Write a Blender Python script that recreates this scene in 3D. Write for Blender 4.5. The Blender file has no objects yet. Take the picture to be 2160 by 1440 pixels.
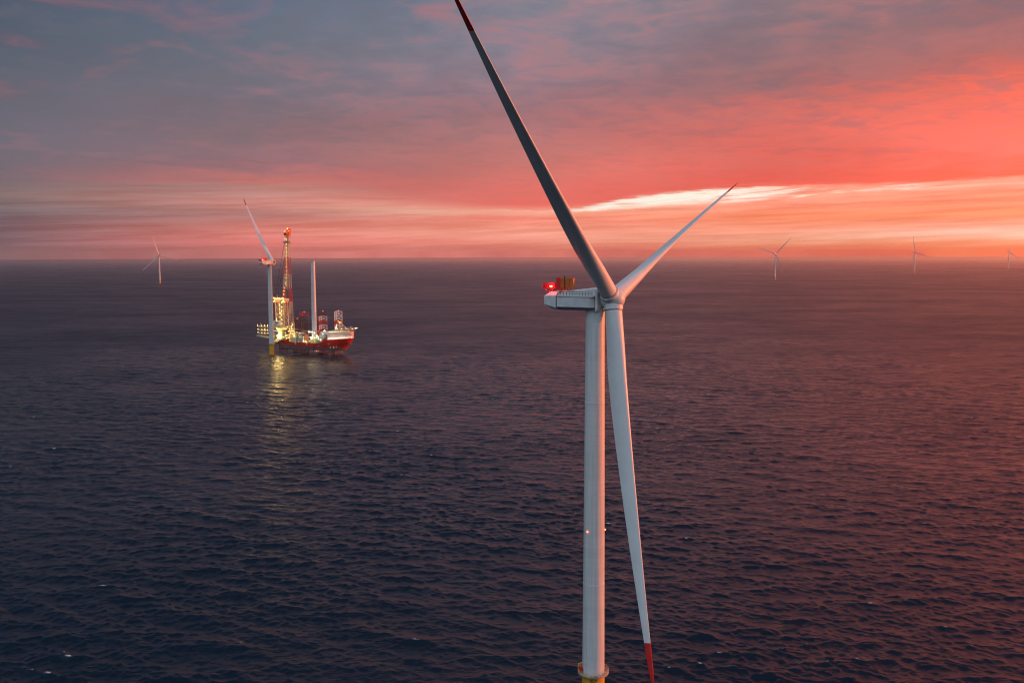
import bpy, bmesh, math, random
import numpy as np
from mathutils import Vector, Matrix
random.seed(7)
rng = np.random.default_rng(11)
R = math.radians
sc = bpy.context.scene
COL = sc.collection

# ------------------------------------------------------------------ camera
CAM_H = 150.0
PITCH, ROLL, FOC = R(5.4126), R(0.16), 2000.0
cam_d = bpy.data.cameras.new('camera')
cam_d.sensor_fit = 'HORIZONTAL'; cam_d.sensor_width = 36.0; cam_d.lens = 36.0 * FOC / 2160.0
cam_d.clip_start = 1.0; cam_d.clip_end = 90000.0
cam = bpy.data.objects.new('camera', cam_d); COL.objects.link(cam)
cam.matrix_world = (Matrix.Translation((0, 0, CAM_H)) @ Matrix.Rotation(math.pi / 2 - PITCH, 4, 'X')
                    @ Matrix.Rotation(-ROLL, 4, 'Z'))
sc.camera = cam

# ------------------------------------------------------------------ render look
sc.view_settings.view_transform = 'Standard'
sc.view_settings.look = 'None'
sc.view_settings.exposure = 0.0
sc.view_settings.gamma = 1.0
sc.view_settings.use_curve_mapping = False
sc.render.engine = 'CYCLES'
sc.cycles.use_denoising = True
sc.cycles.denoiser = 'OPENIMAGEDENOISE'
sc.cycles.denoising_input_passes = 'RGB_ALBEDO_NORMAL'
sc.cycles.denoising_prefilter = 'ACCURATE'
sc.cycles.max_bounces = 6
sc.cycles.diffuse_bounces = 3
sc.cycles.glossy_bounces = 3
sc.cycles.volume_bounces = 2
sc.cycles.caustics_reflective = False
sc.cycles.caustics_refractive = False
sc.cycles.sample_clamp_indirect = 1.5
sc.cycles.pixel_filter_type = 'BLACKMAN_HARRIS'
sc.cycles.filter_width = 1.1

# ------------------------------------------------------------------ sun and sky
SUN_AZ, SUN_EL = 80.0, 3.0                     # degrees right of the view direction / above the horizon
sl = bpy.data.lights.new('sun', 'SUN'); sl.energy = 5.0; sl.angle = R(6.0); sl.color = (1.0, 0.205, 0.06)
sun = bpy.data.objects.new('sun', sl); COL.objects.link(sun)
sdir = Vector((math.sin(R(SUN_AZ)) * math.cos(R(SUN_EL)), math.cos(R(SUN_AZ)) * math.cos(R(SUN_EL)), math.sin(R(SUN_EL))))
sun.rotation_euler = sdir.to_track_quat('Z', 'Y').to_euler()
sun.location = (3000, 600, 400)


def lin(c):
    o = []
    for v in c:
        v = v / 255.0
        o.append(v / 12.92 if v <= 0.04045 else ((v + 0.055) / 1.055) ** 2.4)
    return o


def pixel_dir(px, py):
    a, b = px - 1080.0, py - 720.0
    c, s = math.cos(ROLL), math.sin(ROLL)
    u, v = a * c - b * s, a * s + b * c
    x, up = u / FOC, -v / FOC
    d = Vector((x, math.cos(PITCH) + up * math.sin(PITCH), -math.sin(PITCH) + up * math.cos(PITCH)))
    return d.normalized()


def el_of(px, py):
    return math.degrees(math.asin(pixel_dir(px, py).z))


world = bpy.data.worlds.new('World'); sc.world = world
world.use_nodes = True
WT = world.node_tree; WT.nodes.clear()


class NB:
    """small helper for building node graphs"""
    def __init__(s, nt): s.t = nt
    def n(s, kind, **kw):
        x = s.t.nodes.new(kind)
        for k, v in kw.items(): setattr(x, k, v)
        return x
    def put(s, sock, v):
        if isinstance(v, bpy.types.NodeSocket): s.t.links.new(v, sock)
        else: sock.default_value = v
    def m(s, op, a, b=0.0, c=None, clamp=False):
        x = s.n('ShaderNodeMath', operation=op, use_clamp=clamp)
        s.put(x.inputs[0], a); s.put(x.inputs[1], b)
        if c is not None: s.put(x.inputs[2], c)
        return x.outputs[0]
    def mr(s, v, a, b, c=0.0, d=1.0, smooth=True):
        x = s.n('ShaderNodeMapRange', interpolation_type='SMOOTHSTEP' if smooth else 'LINEAR')
        for i, q in enumerate((v, a, b, c, d)): s.put(x.inputs[i], q)
        return x.outputs[0]
    def mix(s, f, a, b, blend='MIX'):
        x = s.n('ShaderNodeMix', data_type='RGBA', blend_type=blend)
        s.put(x.inputs['Factor'], f)
        s.put(x.inputs[6], a); s.put(x.inputs[7], b)
        return x.outputs[2]
    def vec(s, a, b, c):
        x = s.n('ShaderNodeCombineXYZ')
        s.put(x.inputs[0], a); s.put(x.inputs[1], b); s.put(x.inputs[2], c)
        return x.outputs[0]
    def noise(s, v, scale, detail=4.0, rough=0.5, dist=0.0):
        x = s.n('ShaderNodeTexNoise')
        s.put(x.inputs['Vector'], v); s.put(x.inputs['Scale'], scale); s.put(x.inputs['Detail'], detail)
        s.put(x.inputs['Roughness'], rough); s.put(x.inputs['Distortion'], dist)
        return x.outputs['Fac']
    def ramp(s, f, stops):
        x = s.n('ShaderNodeValToRGB')
        e = x.color_ramp.elements
        stops = sorted(stops)
        while len(e) < len(stops): e.new(0.5)
        for i, (p, c) in enumerate(stops):
            e[i].position = p; e[i].color = (*c, 1.0)
        s.put(x.inputs[0], f)
        return x.outputs[0]


def build_sky():
    b = NB(WT)
    tc = b.n('ShaderNodeTexCoord')
    sep = b.n('ShaderNodeSeparateXYZ'); b.put(sep.inputs[0], tc.outputs['Generated'])
    x, y, z = sep.outputs
    az = b.m('MULTIPLY', b.m('ARCTAN2', x, y), 57.29578)
    zc = b.m('MAXIMUM', z, 0.0)
    el = b.m('MULTIPLY', b.m('ARCSINE', b.m('MINIMUM', zc, 1.0)), 57.29578)
    # cloud-deck coordinates: the direction meets a flat layer overhead
    inv = b.m('DIVIDE', 1.0, b.m('ADD', zc, 0.09))
    deck = b.vec(b.m('MULTIPLY', x, inv), b.m('MULTIPLY', y, inv), 0.0)
    n_soft = b.noise(deck, 2.3, 5.0, 0.55, 0.8)
    n_fine = b.noise(deck, 6.5, 6.0, 0.62, 0.5)
    n_big = b.noise(deck, 0.5, 2.0, 0.5)
    # thin streaks lying almost level, climbing a little to the right
    els = b.m('SUBTRACT', el, b.m('MULTIPLY', az, 0.028))
    st = b.vec(b.m('MULTIPLY', az, 0.05), b.m('MULTIPLY', els, 1.0), 3.0)
    n_st = b.noise(st, 1.5, 6.0, 0.62, 0.5)
    st2 = b.vec(b.m('MULTIPLY', az, 0.10), b.m('MULTIPLY', els, 2.6), 9.0)
    n_st2 = b.noise(st2, 1.6, 5.0, 0.65, 0.3)

    def tpos(e): return math.sqrt(max(0.0, e) / 90.0)
    soft_amt = b.mr(el, 1.5, 9.0, 0.25, 2.2)
    warp = b.m('ADD', b.m('MULTIPLY', b.m('SUBTRACT', n_soft, 0.5), b.m('MULTIPLY', soft_amt, 2.6)),
               b.m('MULTIPLY', b.m('SUBTRACT', n_st, 0.5), 0.55))
    e_deck = b.m('MAXIMUM', b.m('ADD', el, warp), 0.0)
    e_gap = b.m('MAXIMUM', b.m('ADD', el, b.m('MULTIPLY', b.m('SUBTRACT', n_st, 0.5), 0.55)), 0.0)
    t_deck = b.m('SQRT', b.m('DIVIDE', e_deck, 90.0))
    t_gap = b.m('SQRT', b.m('DIVIDE', e_gap, 90.0))
    ZEN = [(60, (40, 52, 72)), (90, (84, 100, 124))]
    H_L = [(19, (62, 86, 112)), (27, (48, 66, 90)), (38, (32, 44, 62))] + ZEN
    H_C = [(18, (136, 142, 160)), (25, (112, 124, 148)), (34, (40, 52, 72))] + ZEN
    H_R = [(18, (222, 140, 134)), (26, (214, 132, 128)), (35, (64, 54, 66))] + ZEN
    H_RR = [(18, (250, 130, 106)), (26, (240, 122, 102)), (35, (84, 58, 64))] + ZEN

    def column(t, px, stops, high=H_L):
        out = [(tpos(el_of(px, py)), lin(c)) for py, c in stops]
        out += [(tpos(e), lin(c)) for e, c in high]
        return b.ramp(t, out)
    deck_cols = [
        (-62.0, column(t_deck, 20, [(0, (56, 70, 90)), (200, (66, 72, 88)), (400, (80, 78, 88)), (543, (104, 92, 102))])),
        (-28.0, column(t_deck, 20, [(0, (72, 90, 110)), (100, (84, 98, 115)), (200, (97, 102, 116)), (300, (106, 104, 116)), (360, (112, 102, 110)), (410, (128, 110, 112)), (470, (122, 98, 105)), (543, (146, 112, 116))])),
        (-14.5, column(t_deck, 560, [(0, (92, 112, 135)), (100, (108, 117, 132)), (200, (120, 116, 128)), (300, (140, 112, 118)), (350, (148, 108, 114)), (380, (196, 116, 112)), (420, (165, 125, 120)), (470, (168, 120, 118)), (543, (205, 128, 122))])),
        (0.5, column(t_deck, 1100, [(0, (122, 128, 143)), (100, (130, 128, 142)), (200, (150, 120, 130)), (290, (185, 120, 118)), (340, (205, 122, 114)), (385, (222, 118, 108)), (425, (238, 112, 100)), (543, (245, 130, 115))], H_C)),
        (15.0, column(t_deck, 1620, [(0, (142, 122, 130)), (100, (145, 115, 121)), (170, (160, 112, 114)), (220, (205, 112, 106)), (290, (232, 112, 100)), (350, (235, 104, 90)), (390, (250, 100, 84)), (543, (255, 130, 110))], H_R)),
        (28.0, column(t_deck, 2150, [(0, (142, 105, 110)), (70, (165, 106, 104)), (120, (200, 106, 96)), (180, (246, 108, 84)), (250, (255, 112, 90)), (310, (255, 116, 98)), (355, (255, 102, 72)), (543, (255, 130, 90))], H_RR)),
        (75.0, column(t_deck, 2150, [(0, (190, 110, 96)), (120, (235, 112, 84)), (250, (255, 120, 84)), (355, (255, 130, 84)), (543, (255, 150, 90))], [(20, (240, 118, 84)), (28, (210, 108, 92)), (40, (90, 74, 84)), (90, (84, 100, 124))])),
    ]
    gap_cols = [
        (-62.0, column(t_gap, 20, [(370, (80, 80, 90)), (450, (88, 84, 94)), (543, (104, 92, 102))])),
        (-28.0, column(t_gap, 20, [(370, (118, 104, 110)), (405, (142, 114, 112)), (430, (128, 112, 112)), (460, (118, 96, 104)), (490, (126, 100, 106)), (543, (146, 112, 116))])),
        (-14.5, column(t_gap, 560, [(372, (214, 124, 116)), (395, (190, 136, 126)), (430, (208, 136, 126)), (450, (184, 126, 120)), (480, (222, 134, 122)), (510, (246, 132, 122)), (543, (246, 138, 128))])),
        (0.5, column(t_gap, 1100, [(380, (225, 140, 125)), (420, (240, 130, 112)), (442, (255, 190, 160)), (460, (255, 150, 130)), (490, (255, 165, 142)), (515, (255, 150, 128)), (535, (255, 132, 118)), (543, (245, 128, 118))])),
        (15.0, column(t_gap, 1620, [(380, (255, 160, 130)), (414, (255, 158, 130)), (432, (255, 150, 122)), (455, (255, 142, 102)), (485, (255, 160, 130)), (505, (255, 176, 144)), (522, (255, 142, 98)), (538, (255, 118, 80)), (543, (240, 110, 88))])),
        (28.0, column(t_gap, 2150, [(360, (250, 150, 122)), (385, (252, 172, 146)), (405, (250, 142, 110)), (430, (250, 140, 104)), (452, (250, 142, 98)), (478, (252, 172, 146)), (494, (255, 206, 182)), (506, (252, 168, 128)), (518, (250, 124, 66)), (538, (250, 106, 52)), (543, (240, 98, 62))])),
        (75.0, column(t_gap, 2150, [(360, (255, 214, 150)), (460, (255, 226, 170)), (500, (255, 220, 150)), (543, (255, 150, 80))])),
    ]

    def blend(cols):
        c = cols[0][1]
        for i in range(1, len(cols)):
            f = b.mr(az, cols[i - 1][0], cols[i][0], smooth=False)
            c = b.mix(f, c, cols[i][1])
        return c
    dc, gc = blend(deck_cols), blend(gap_cols)
    # lower edge of the deck
    edge = b.n('ShaderNodeFloatCurve')
    cv = edge.mapping.curves[0]
    # position = (az+90)/180, value = edge elevation / 8
    pts = [(-90, 2.6), (-28, 3.3), (-14.5, 3.9), (0.5, el_of(1100, 443)), (3.7, el_of(1210, 437)), (8, el_of(1360, 412)),
           (15, el_of(1620, 393)), (22, el_of(1900, 385)), (28.2, el_of(2150, 372)), (50, 4.4), (90, 4.6)]
    while len(cv.points) < len(pts): cv.points.new(0.5, 0.5)
    for i, (a, e) in enumerate(pts): cv.points[i].location = ((a + 90) / 180.0, e / 8.0)
    edge.mapping.update()
    b.put(edge.inputs['Value'], b.m('DIVIDE', b.m('ADD', az, 90.0), 180.0, clamp=True))
    e_edge = b.m('MULTIPLY', edge.outputs[0], 8.0)
    ragged = b.m('ADD', b.m('MULTIPLY', b.m('SUBTRACT', n_st2, 0.5), 0.7), b.m('MULTIPLY', b.m('SUBTRACT', n_fine, 0.5), 0.35))
    rel = b.m('SUBTRACT', b.m('ADD', el, ragged), e_edge)
    w = b.mr(az, -20.0, 6.0, 1.1, 0.2, smooth=False)
    mask = b.mr(rel, b.m('MULTIPLY', w, -1.0), w)
    # pale and pink patches on the deck, streaks in the gap
    lit = b.mr(b.m('ADD', b.m('MULTIPLY', n_soft, 0.72), b.m('MULTIPLY', n_fine, 0.28)), 0.44, 0.70)
    amt = b.m('MULTIPLY', lit, b.m('MULTIPLY', b.mr(el, 2.0, 16.0, 0.24, 0.52), b.mr(az, -30.0, 5.0, 0.6, 1.0)))
    dc = b.mix(amt, dc, (*lin((205, 118, 112)), 1))
    dark = b.mr(b.m('ADD', b.m('MULTIPLY', n_soft, 0.5), b.m('MULTIPLY', n_fine, 0.5)), 0.34, 0.56, 1.0, 0.0)
    dc = b.mix(b.m('MULTIPLY', dark, b.mr(el, 3.0, 9.0, 0.14, 0.46)), dc, (*lin((112, 108, 120)), 1))
    shade = b.mr(n_big, 0.35, 0.65, 0.92, 1.08)
    dc = b.mix(1.0, dc, b.vec(shade, shade, shade), 'MULTIPLY')
    stv = b.mr(b.m('ADD', b.m('MULTIPLY', n_st2, 0.6), b.m('MULTIPLY', n_st, 0.4)), 0.34, 0.66, 0.74, 1.2)
    gc = b.mix(1.0, gc, b.vec(b.m('POWER', stv, 0.5), stv, b.m('POWER', stv, 1.2)), 'MULTIPLY')
    # the white strip of open sky just under the deck, broken into rising wisps
    els2 = b.m('SUBTRACT', el, b.m('MULTIPLY', az, 0.075))
    wisp = b.noise(b.vec(b.m('MULTIPLY', az, 0.085), b.m('MULTIPLY', els2, 1.5), 21.0), 2.3, 6.0, 0.62, 0.5)
    thick = b.m('MULTIPLY', b.mr(az, 1.0, 10.5, 0.12, 0.85), b.mr(az, 13.0, 25.0, 1.0, 0.35))
    depth = b.m('DIVIDE', b.m('MULTIPLY', rel, -1.0), thick)
    inside = b.m('MULTIPLY', b.mr(depth, -0.1, 0.18), b.mr(depth, 0.55, 1.15, 1.0, 0.0))
    span = b.m('MULTIPLY', b.mr(az, -3.0, 6.0), b.mr(az, 20.0, 27.0, 1.0, 0.0))
    wv = b.mr(b.m('ADD', wisp, b.mr(az, 5.0, 24.0, 0.17, -0.05)), 0.42, 0.62)
    strip = b.m('MULTIPLY', b.m('MULTIPLY', inside, span), wv)
    gc = b.mix(strip, gc, (*lin((255, 246, 228)), 1))
    front = b.mix(mask, gc, dc)
    # behind the camera: unseen blue-grey sky, overbright high up as added fill light
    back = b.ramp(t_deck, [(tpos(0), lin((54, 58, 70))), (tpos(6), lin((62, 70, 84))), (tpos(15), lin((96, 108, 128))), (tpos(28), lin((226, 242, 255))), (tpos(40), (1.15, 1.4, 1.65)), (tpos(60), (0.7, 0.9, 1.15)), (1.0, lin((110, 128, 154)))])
    absaz = b.m('ABSOLUTE', b.m('SUBTRACT', az, 20.0))
    glow = b.m('MULTIPLY', b.m('EXPONENT', b.m('MULTIPLY', b.m('POWER', b.m('DIVIDE', b.m('SUBTRACT', az, 68.0), 25.0), 2.0), -1.0)),
               b.m('EXPONENT', b.m('DIVIDE', el, -16.0)))
    gl = b.m('ADD', 1.0, b.m('MULTIPLY', glow, 3.5))
    front = b.mix(1.0, front, b.vec(gl, gl, gl), 'MULTIPLY')
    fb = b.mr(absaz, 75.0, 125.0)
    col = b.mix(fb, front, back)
    bg = b.n('ShaderNodeBackground'); b.put(bg.inputs['Color'], col); bg.inputs['Strength'].default_value = 1.0
    # physical twilight behind the clouds
    sky = b.n('ShaderNodeTexSky', sky_type='NISHITA')
    sky.sun_disc = False; sky.sun_elevation = R(SUN_EL); sky.sun_rotation = R(SUN_AZ)
    sky.altitude = 150; sky.dust_density = 2.0
    bg2 = b.n('ShaderNodeBackground'); b.put(bg2.inputs['Color'], sky.outputs[0]); bg2.inputs['Strength'].default_value = 0.001
    add = b.n('ShaderNodeAddShader')
    WT.links.new(bg.outputs[0], add.inputs[0]); WT.links.new(bg2.outputs[0], add.inputs[1])
    out = b.n('ShaderNodeOutputWorld'); WT.links.new(add.outputs[0], out.inputs['Surface'])


build_sky()
world.cycles.sampling_method = 'MANUAL'
world.cycles.sample_map_resolution = 1024

# ------------------------------------------------------------------ materials
MATS = {}


def mat(name, color, rough=0.5, metal=0.0, emit=None, estr=0.0, vary=0.0, vscale=0.4, bump=0.0):
    if name in MATS: return MATS[name]
    m = bpy.data.materials.new(name); m.use_nodes = True
    t = m.node_tree; b = NB(t)
    p = t.nodes['Principled BSDF']
    p.inputs['Base Color'].default_value = (*color, 1)
    p.inputs['Roughness'].default_value = rough
    p.inputs['Metallic'].default_value = metal
    if vary > 0:
        tc = b.n('ShaderNodeTexCoord')
        nz = b.noise(tc.outputs['Object'], vscale, 5.0, 0.6)
        f = b.mr(nz, 0.3, 0.7, 1.0 - vary, 1.0 + vary * 0.4)
        c = b.mix(1.0, (*color, 1), b.vec(f, f, f), 'MULTIPLY')
        t.links.new(c, p.inputs['Base Color'])
        r2 = b.mr(nz, 0.3, 0.7, rough * 0.85, min(1.0, rough * 1.2))
        t.links.new(r2, p.inputs['Roughness'])
        if bump > 0:
            bp = b.n('ShaderNodeBump'); bp.inputs['Strength'].default_value = bump; bp.inputs['Distance'].default_value = 0.05
            t.links.new(nz, bp.inputs['Height']); t.links.new(bp.outputs[0], p.inputs['Normal'])
    if emit is not None:
        p.inputs['Emission Color'].default_value = (*emit, 1)
        p.inputs['Emission Strength'].default_value = estr
    if emit is not None and estr < 100: m.cycles.emission_sampling = 'NONE'
    MATS[name] = m
    return m


def tower_material():
    m = bpy.data.materials.new('tower_paint'); m.use_nodes = True
    t = m.node_tree; b = NB(t); p = t.nodes['Principled BSDF']
    tc = b.n('ShaderNodeTexCoord')
    sep = b.n('ShaderNodeSeparateXYZ'); t.links.new(tc.outputs['Object'], sep.inputs[0])
    # weld seams between the rolled cans, every 3.1 m
    fr = b.m('FRACT', b.m('DIVIDE', sep.outputs[2], 3.1))
    seam = b.mr(b.m('ABSOLUTE', b.m('SUBTRACT', fr, 0.5)), 0.475, 0.495)
    st = b.vec(b.m('MULTIPLY', sep.outputs[0], 1.6), b.m('MULTIPLY', sep.outputs[1], 1.6), b.m('MULTIPLY', sep.outputs[2], 0.05))
    streak = b.mr(b.noise(st, 0.9, 5.0, 0.6), 0.35, 0.7, 1.0, 0.84)
    can = b.n('ShaderNodeTexWhiteNoise', noise_dimensions='1D')
    t.links.new(b.m('FLOOR', b.m('DIVIDE', b.m('ADD', sep.outputs[2], 1.55), 3.1)), can.inputs['W'])
    cv = b.m('ADD', 0.97, b.m('MULTIPLY', can.outputs['Value'], 0.07))
    f = b.m('MULTIPLY', b.m('MULTIPLY', streak, cv), b.m('SUBTRACT', 1.0, b.m('MULTIPLY', seam, 0.14)))
    c = b.mix(1.0, (0.62, 0.635, 0.63, 1), b.vec(f, f, f), 'MULTIPLY')
    t.links.new(c, p.inputs['Base Color']); p.inputs['Roughness'].default_value = 0.42
    return m


M_TOWER = tower_material()
M_BLADE = mat('blade_gelcoat', (0.60, 0.615, 0.62), 0.4, vary=0.06, vscale=0.15)
M_NAC = mat('nacelle_paint', (0.60, 0.61, 0.61), 0.45, vary=0.08, vscale=0.5)
M_NACDK = mat('nacelle_joint', (0.05, 0.05, 0.055), 0.6)
M_RED = mat('signal_red', (0.55, 0.012, 0.012), 0.45, vary=0.1)
M_YEL = mat('safety_yellow', (0.72, 0.36, 0.012), 0.5, vary=0.16, vscale=0.35)
M_STEEL = mat('galvanised_steel', (0.35, 0.35, 0.34), 0.5, 0.3, vary=0.15)
M_DARK = mat('dark_steel', (0.035, 0.03, 0.032), 0.6, vary=0.2)
M_BLACK = mat('black_paint', (0.012, 0.012, 0.012), 0.5)
M_COOL = mat('cooler_panel', (0.60, 0.15, 0.02), 0.6, vary=0.25, vscale=1.5)
M_ROOF = mat('roof_plate', (0.78, 0.80, 0.79), 0.6, vary=0.2, vscale=1.3)
M_REDLAMP = mat('red_beacon', (0.8, 0.05, 0.03), 0.4, emit=(1.0, 0.03, 0.02), estr=220.0)
M_REDLAMP2 = mat('red_marker_lamp', (0.8, 0.05, 0.03), 0.4, emit=(1.0, 0.10, 0.04), estr=9.0)


# ------------------------------------------------------------------ mesh helpers
def new_obj(name, bm, m, parent=None, smooth=False):
    me = bpy.data.meshes.new(name); bmesh.ops.recalc_face_normals(bm, faces=bm.faces)
    if smooth:
        for f in bm.faces: f.smooth = True
    bm.to_mesh(me); bm.free()
    for x in (m if isinstance(m, (list, tuple)) else [m]): me.materials.append(x)
    o = bpy.data.objects.new(name, me); COL.objects.link(o)
    if parent: o.parent = parent
    return o


def smooth_by_angle(o, deg=35):
    me = o.data
    for p in me.polygons: p.use_smooth = True
    bm = bmesh.new(); bm.from_mesh(me)
    for e in bm.edges:
        if len(e.link_faces) == 2 and e.calc_face_angle(0) > R(deg): e.smooth = False
    bm.to_mesh(me); bm.free()
    return o


def thing(name, label, cat, loc=(0, 0, 0), rz=0.0, group=None):
    o = bpy.data.objects.new(name, None); COL.objects.link(o)
    o.location = loc; o.rotation_euler = (0, 0, rz); o.empty_display_size = 5
    o['label'] = label; o['category'] = cat
    if group: o['group'] = group
    return o


def box(bm, x0, x1, y0, y1, z0, z1, mi=0):
    v = [bm.verts.new((x, y, z)) for z in (z0, z1) for y in (y0, y1) for x in (x0, x1)]
    for q in ((0, 1, 3, 2), (4, 5, 7, 6), (0, 1, 5, 4), (2, 3, 7, 6), (0, 2, 6, 4), (1, 3, 7, 5)):
        f = bm.faces.new([v[i] for i in q]); f.material_index = mi
    return v


def tube(bm, a, c, r0, r1=None, n=8, mi=0, caps=True):
    a, c = Vector(a), Vector(c); r1 = r0 if r1 is None else r1
    d = (c - a).normalized()
    u = d.cross(Vector((0, 0, 1)) if abs(d.z) < 0.9 else Vector((1, 0, 0))).normalized(); w = d.cross(u)
    A, B = [], []
    for i in range(n):
        t = 2 * math.pi * i / n
        o = u * math.cos(t) + w * math.sin(t)
        A.append(bm.verts.new(a + o * r0)); B.append(bm.verts.new(c + o * r1))
    for i in range(n):
        j = (i + 1) % n
        f = bm.faces.new((A[i], A[j], B[j], B[i])); f.material_index = mi
    if caps:
        bm.faces.new(A[::-1]).material_index = mi; bm.faces.new(B).material_index = mi


def lathe(bm, prof, n=64, mi=0, cap0=True, cap1=True, off=(0, 0)):
    rings = []
    for r, z in prof:
        rings.append([bm.verts.new((off[0] + r * math.cos(2 * math.pi * i / n), off[1] + r * math.sin(2 * math.pi * i / n), z)) for i in range(n)])
    for k in range(len(rings) - 1):
        for i in range(n):
            j = (i + 1) % n
            bm.faces.new((rings[k][i], rings[k][j], rings[k + 1][j], rings[k + 1][i])).material_index = mi
    if cap0: bm.faces.new(rings[0][::-1]).material_index = mi
    if cap1: bm.faces.new(rings[-1]).material_index = mi
    return rings


def ball(bm, c, r, sub=1, sc_=(1, 1, 1), mi=0):
    g = bmesh.ops.create_icosphere(bm, subdivisions=sub, radius=r)
    for v in g['verts']:
        v.co = Vector((v.co.x * sc_[0], v.co.y * sc_[1], v.co.z * sc_[2])) + Vector(c)
    for f in bm.faces:
        if any(v in g['verts'] for v in f.verts): f.material_index = mi


def prism(bm, poly, y0, y1, mi=0):
    """polygon in x-z extruded along y"""
    A = [bm.verts.new((x, y0, z)) for x, z in poly]; B = [bm.verts.new((x, y1, z)) for x, z in poly]
    n = len(poly)
    bm.faces.new(A).material_index = mi; bm.faces.new(B[::-1]).material_index = mi
    for i in range(n):
        j = (i + 1) % n
        bm.faces.new((A[i], A[j], B[j], B[i])).material_index = mi


# ------------------------------------------------------------------ sea
def build_sea():
    H = CAM_H
    rings = list(np.linspace(12, 236, 20))
    d = 240.0
    while d < 24000.0:
        rings.append(d)
        px = (d * d + H * H) / (H * 948.0)
        d += max(0.42, px * (0.42 if d < 5000 else 0.6))
    rings[-1] = 24000.0
    rr = np.array(rings)
    dense = np.arange(-46, 46.01, 0.068)
    side = np.arange(48.5, 312, 2.5)
    ang = np.radians(np.concatenate([dense, side]))
    nr, na = len(rr), len(ang)
    ang = ang.astype(np.float32); rr = rr.astype(np.float32)
    X = rr[:, None] * np.sin(ang)[None, :]; Y = rr[:, None] * np.cos(ang)[None, :]
    cell = np.gradient(rr)
    Z = np.zeros_like(X); DX = np.zeros_like(X); DY = np.zeros_like(X); J = np.zeros_like(X)
    ncomp = 250
    lam = np.exp(np.linspace(math.log(1.3), math.log(45.0), ncomp))
    main_dir = R(192.0)                           # direction the wind sea runs toward
    spread = 0.95 - 0.52 * (np.log(lam) - math.log(1.3)) / math.log(45 / 1.3)
    th = main_dir + rng.normal(0, 1, ncomp) * spread
    lp = 29.0
    shape = np.exp(-1.1 * (lam / lp) ** 3.0) 
    slope = 0.0168 * np.sqrt(shape) * (0.80 + 0.60 * np.exp(-(np.log(lam / 4.5) / 0.9) ** 2))
    amp = slope * lam / (2 * math.pi)
    ph = rng.uniform(0, 2 * math.pi, ncomp)
    for k in range(ncomp):
        kk = 2 * math.pi / lam[k]
        # a component fades out where the mesh can no longer carry it
        fade = np.clip((lam[k] / (1.7 * cell) - 0.5) / 0.8, 0, 1)
        last = int(np.max(np.nonzero(fade > 0)[0])) + 1 if np.any(fade > 0) else 0
        if last == 0: continue
        s, c = math.sin(th[k]), math.cos(th[k])
        p = kk * (X[:last] * s + Y[:last] * c) + ph[k]
        A = (amp[k] * fade[:last])[:, None]
        cs, sn = np.cos(p), np.sin(p)
        Z[:last] += A * cs
        DX[:last] -= A * s * sn * 1.15; DY[:last] -= A * c * sn * 1.15
        if lam[k] > 5.0: J[:last] += A * kk * cs
    # gentle groups: wind streaks of calmer and rougher water
    g = np.zeros_like(X)
    for k in range(14):
        L = 90 + 260 * rng.random(); t = rng.uniform(0, 6.28)
        g += np.cos(2 * math.pi / L * (X * math.sin(t) + Y * math.cos(t)) + rng.uniform(0, 6.28))
    g = 1.0 + 0.055 * g
    Z *= g; DX *= g; DY *= g
    foam = np.clip((J * g - 0.445) / 0.07, 0, 1)
    pass
    pos = np.stack([X + DX, Y + DY, Z], -1).reshape(-1, 3)
    centre = np.array([[0.0, 0.0, 0.0]])
    verts = np.concatenate([pos, centre]).astype(np.float32)
    i0 = np.arange(nr - 1)[:, None] * na + np.arange(na)[None, :]
    i1 = np.arange(nr - 1)[:, None] * na + ((np.arange(na) + 1) % na)[None, :]
    quads = np.stack([i0, i0 + na, i1 + na, i1], -1).reshape(-1, 4)
    tri = np.stack([np.full(na, nr * na), np.arange(na), (np.arange(na) + 1) % na], -1)
    me = bpy.data.meshes.new('sea')
    nv, nq, nt = len(verts), len(quads), len(tri)
    me.vertices.add(nv); me.vertices.foreach_set('co', verts.ravel())
    me.loops.add(nq * 4 + nt * 3)
    me.loops.foreach_set('vertex_index', np.concatenate([quads.ravel(), tri.ravel()]).astype(np.int32))
    me.polygons.add(nq + nt)
    ls = np.concatenate([np.arange(nq) * 4, nq * 4 + np.arange(nt) * 3]).astype(np.int32)
    me.polygons.foreach_set('loop_start', ls)
    me.polygons.foreach_set('use_smooth', np.ones(nq + nt, dtype=bool))
    at = me.attributes.new('foam', 'FLOAT', 'POINT')
    at.data.foreach_set('value', np.concatenate([foam.ravel(), [0.0]]).astype(np.float32))
    me.update(calc_edges=True)
    if me.polygons[0].normal.z < 0: me.flip_normals()
    m = bpy.data.materials.new('sea_water'); m.use_nodes = True
    t = m.node_tree; b = NB(t); p = t.nodes['Principled BSDF']
    p.inputs['Base Color'].default_value = (0.003, 0.016, 0.030, 1)
    p.inputs['IOR'].default_value = 1.22
    geo = b.n('ShaderNodeNewGeometry')
    ln = b.n('ShaderNodeVectorMath', operation='LENGTH'); t.links.new(geo.outputs['Position'], ln.inputs[0])
    # waves too small for the mesh become roughness
    rough = b.mr(ln.outputs['Value'], 250.0, 1800.0, 0.13, 0.36, smooth=False)
    # towards the horizon only the wave tops show, and they mirror the low sky
    rough = b.m('MULTIPLY', rough, b.mr(ln.outputs['Value'], 4500.0, 17000.0, 1.0, 0.3, smooth=False))
    # wind streaks: rougher and smoother lanes of water
    mpw = b.n('ShaderNodeMapping'); t.links.new(geo.outputs['Position'], mpw.inputs[0])
    mpw.inputs['Rotation'].default_value = (0, 0, R(-8)); mpw.inputs['Scale'].default_value = (0.5, 1.0, 1.0)
    lanes = b.noise(mpw.outputs[0], 0.03, 8.0, 0.75, 0.6)
    lanes2 = b.noise(mpw.outputs[0], 0.004, 5.0, 0.7, 0.3)
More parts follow.
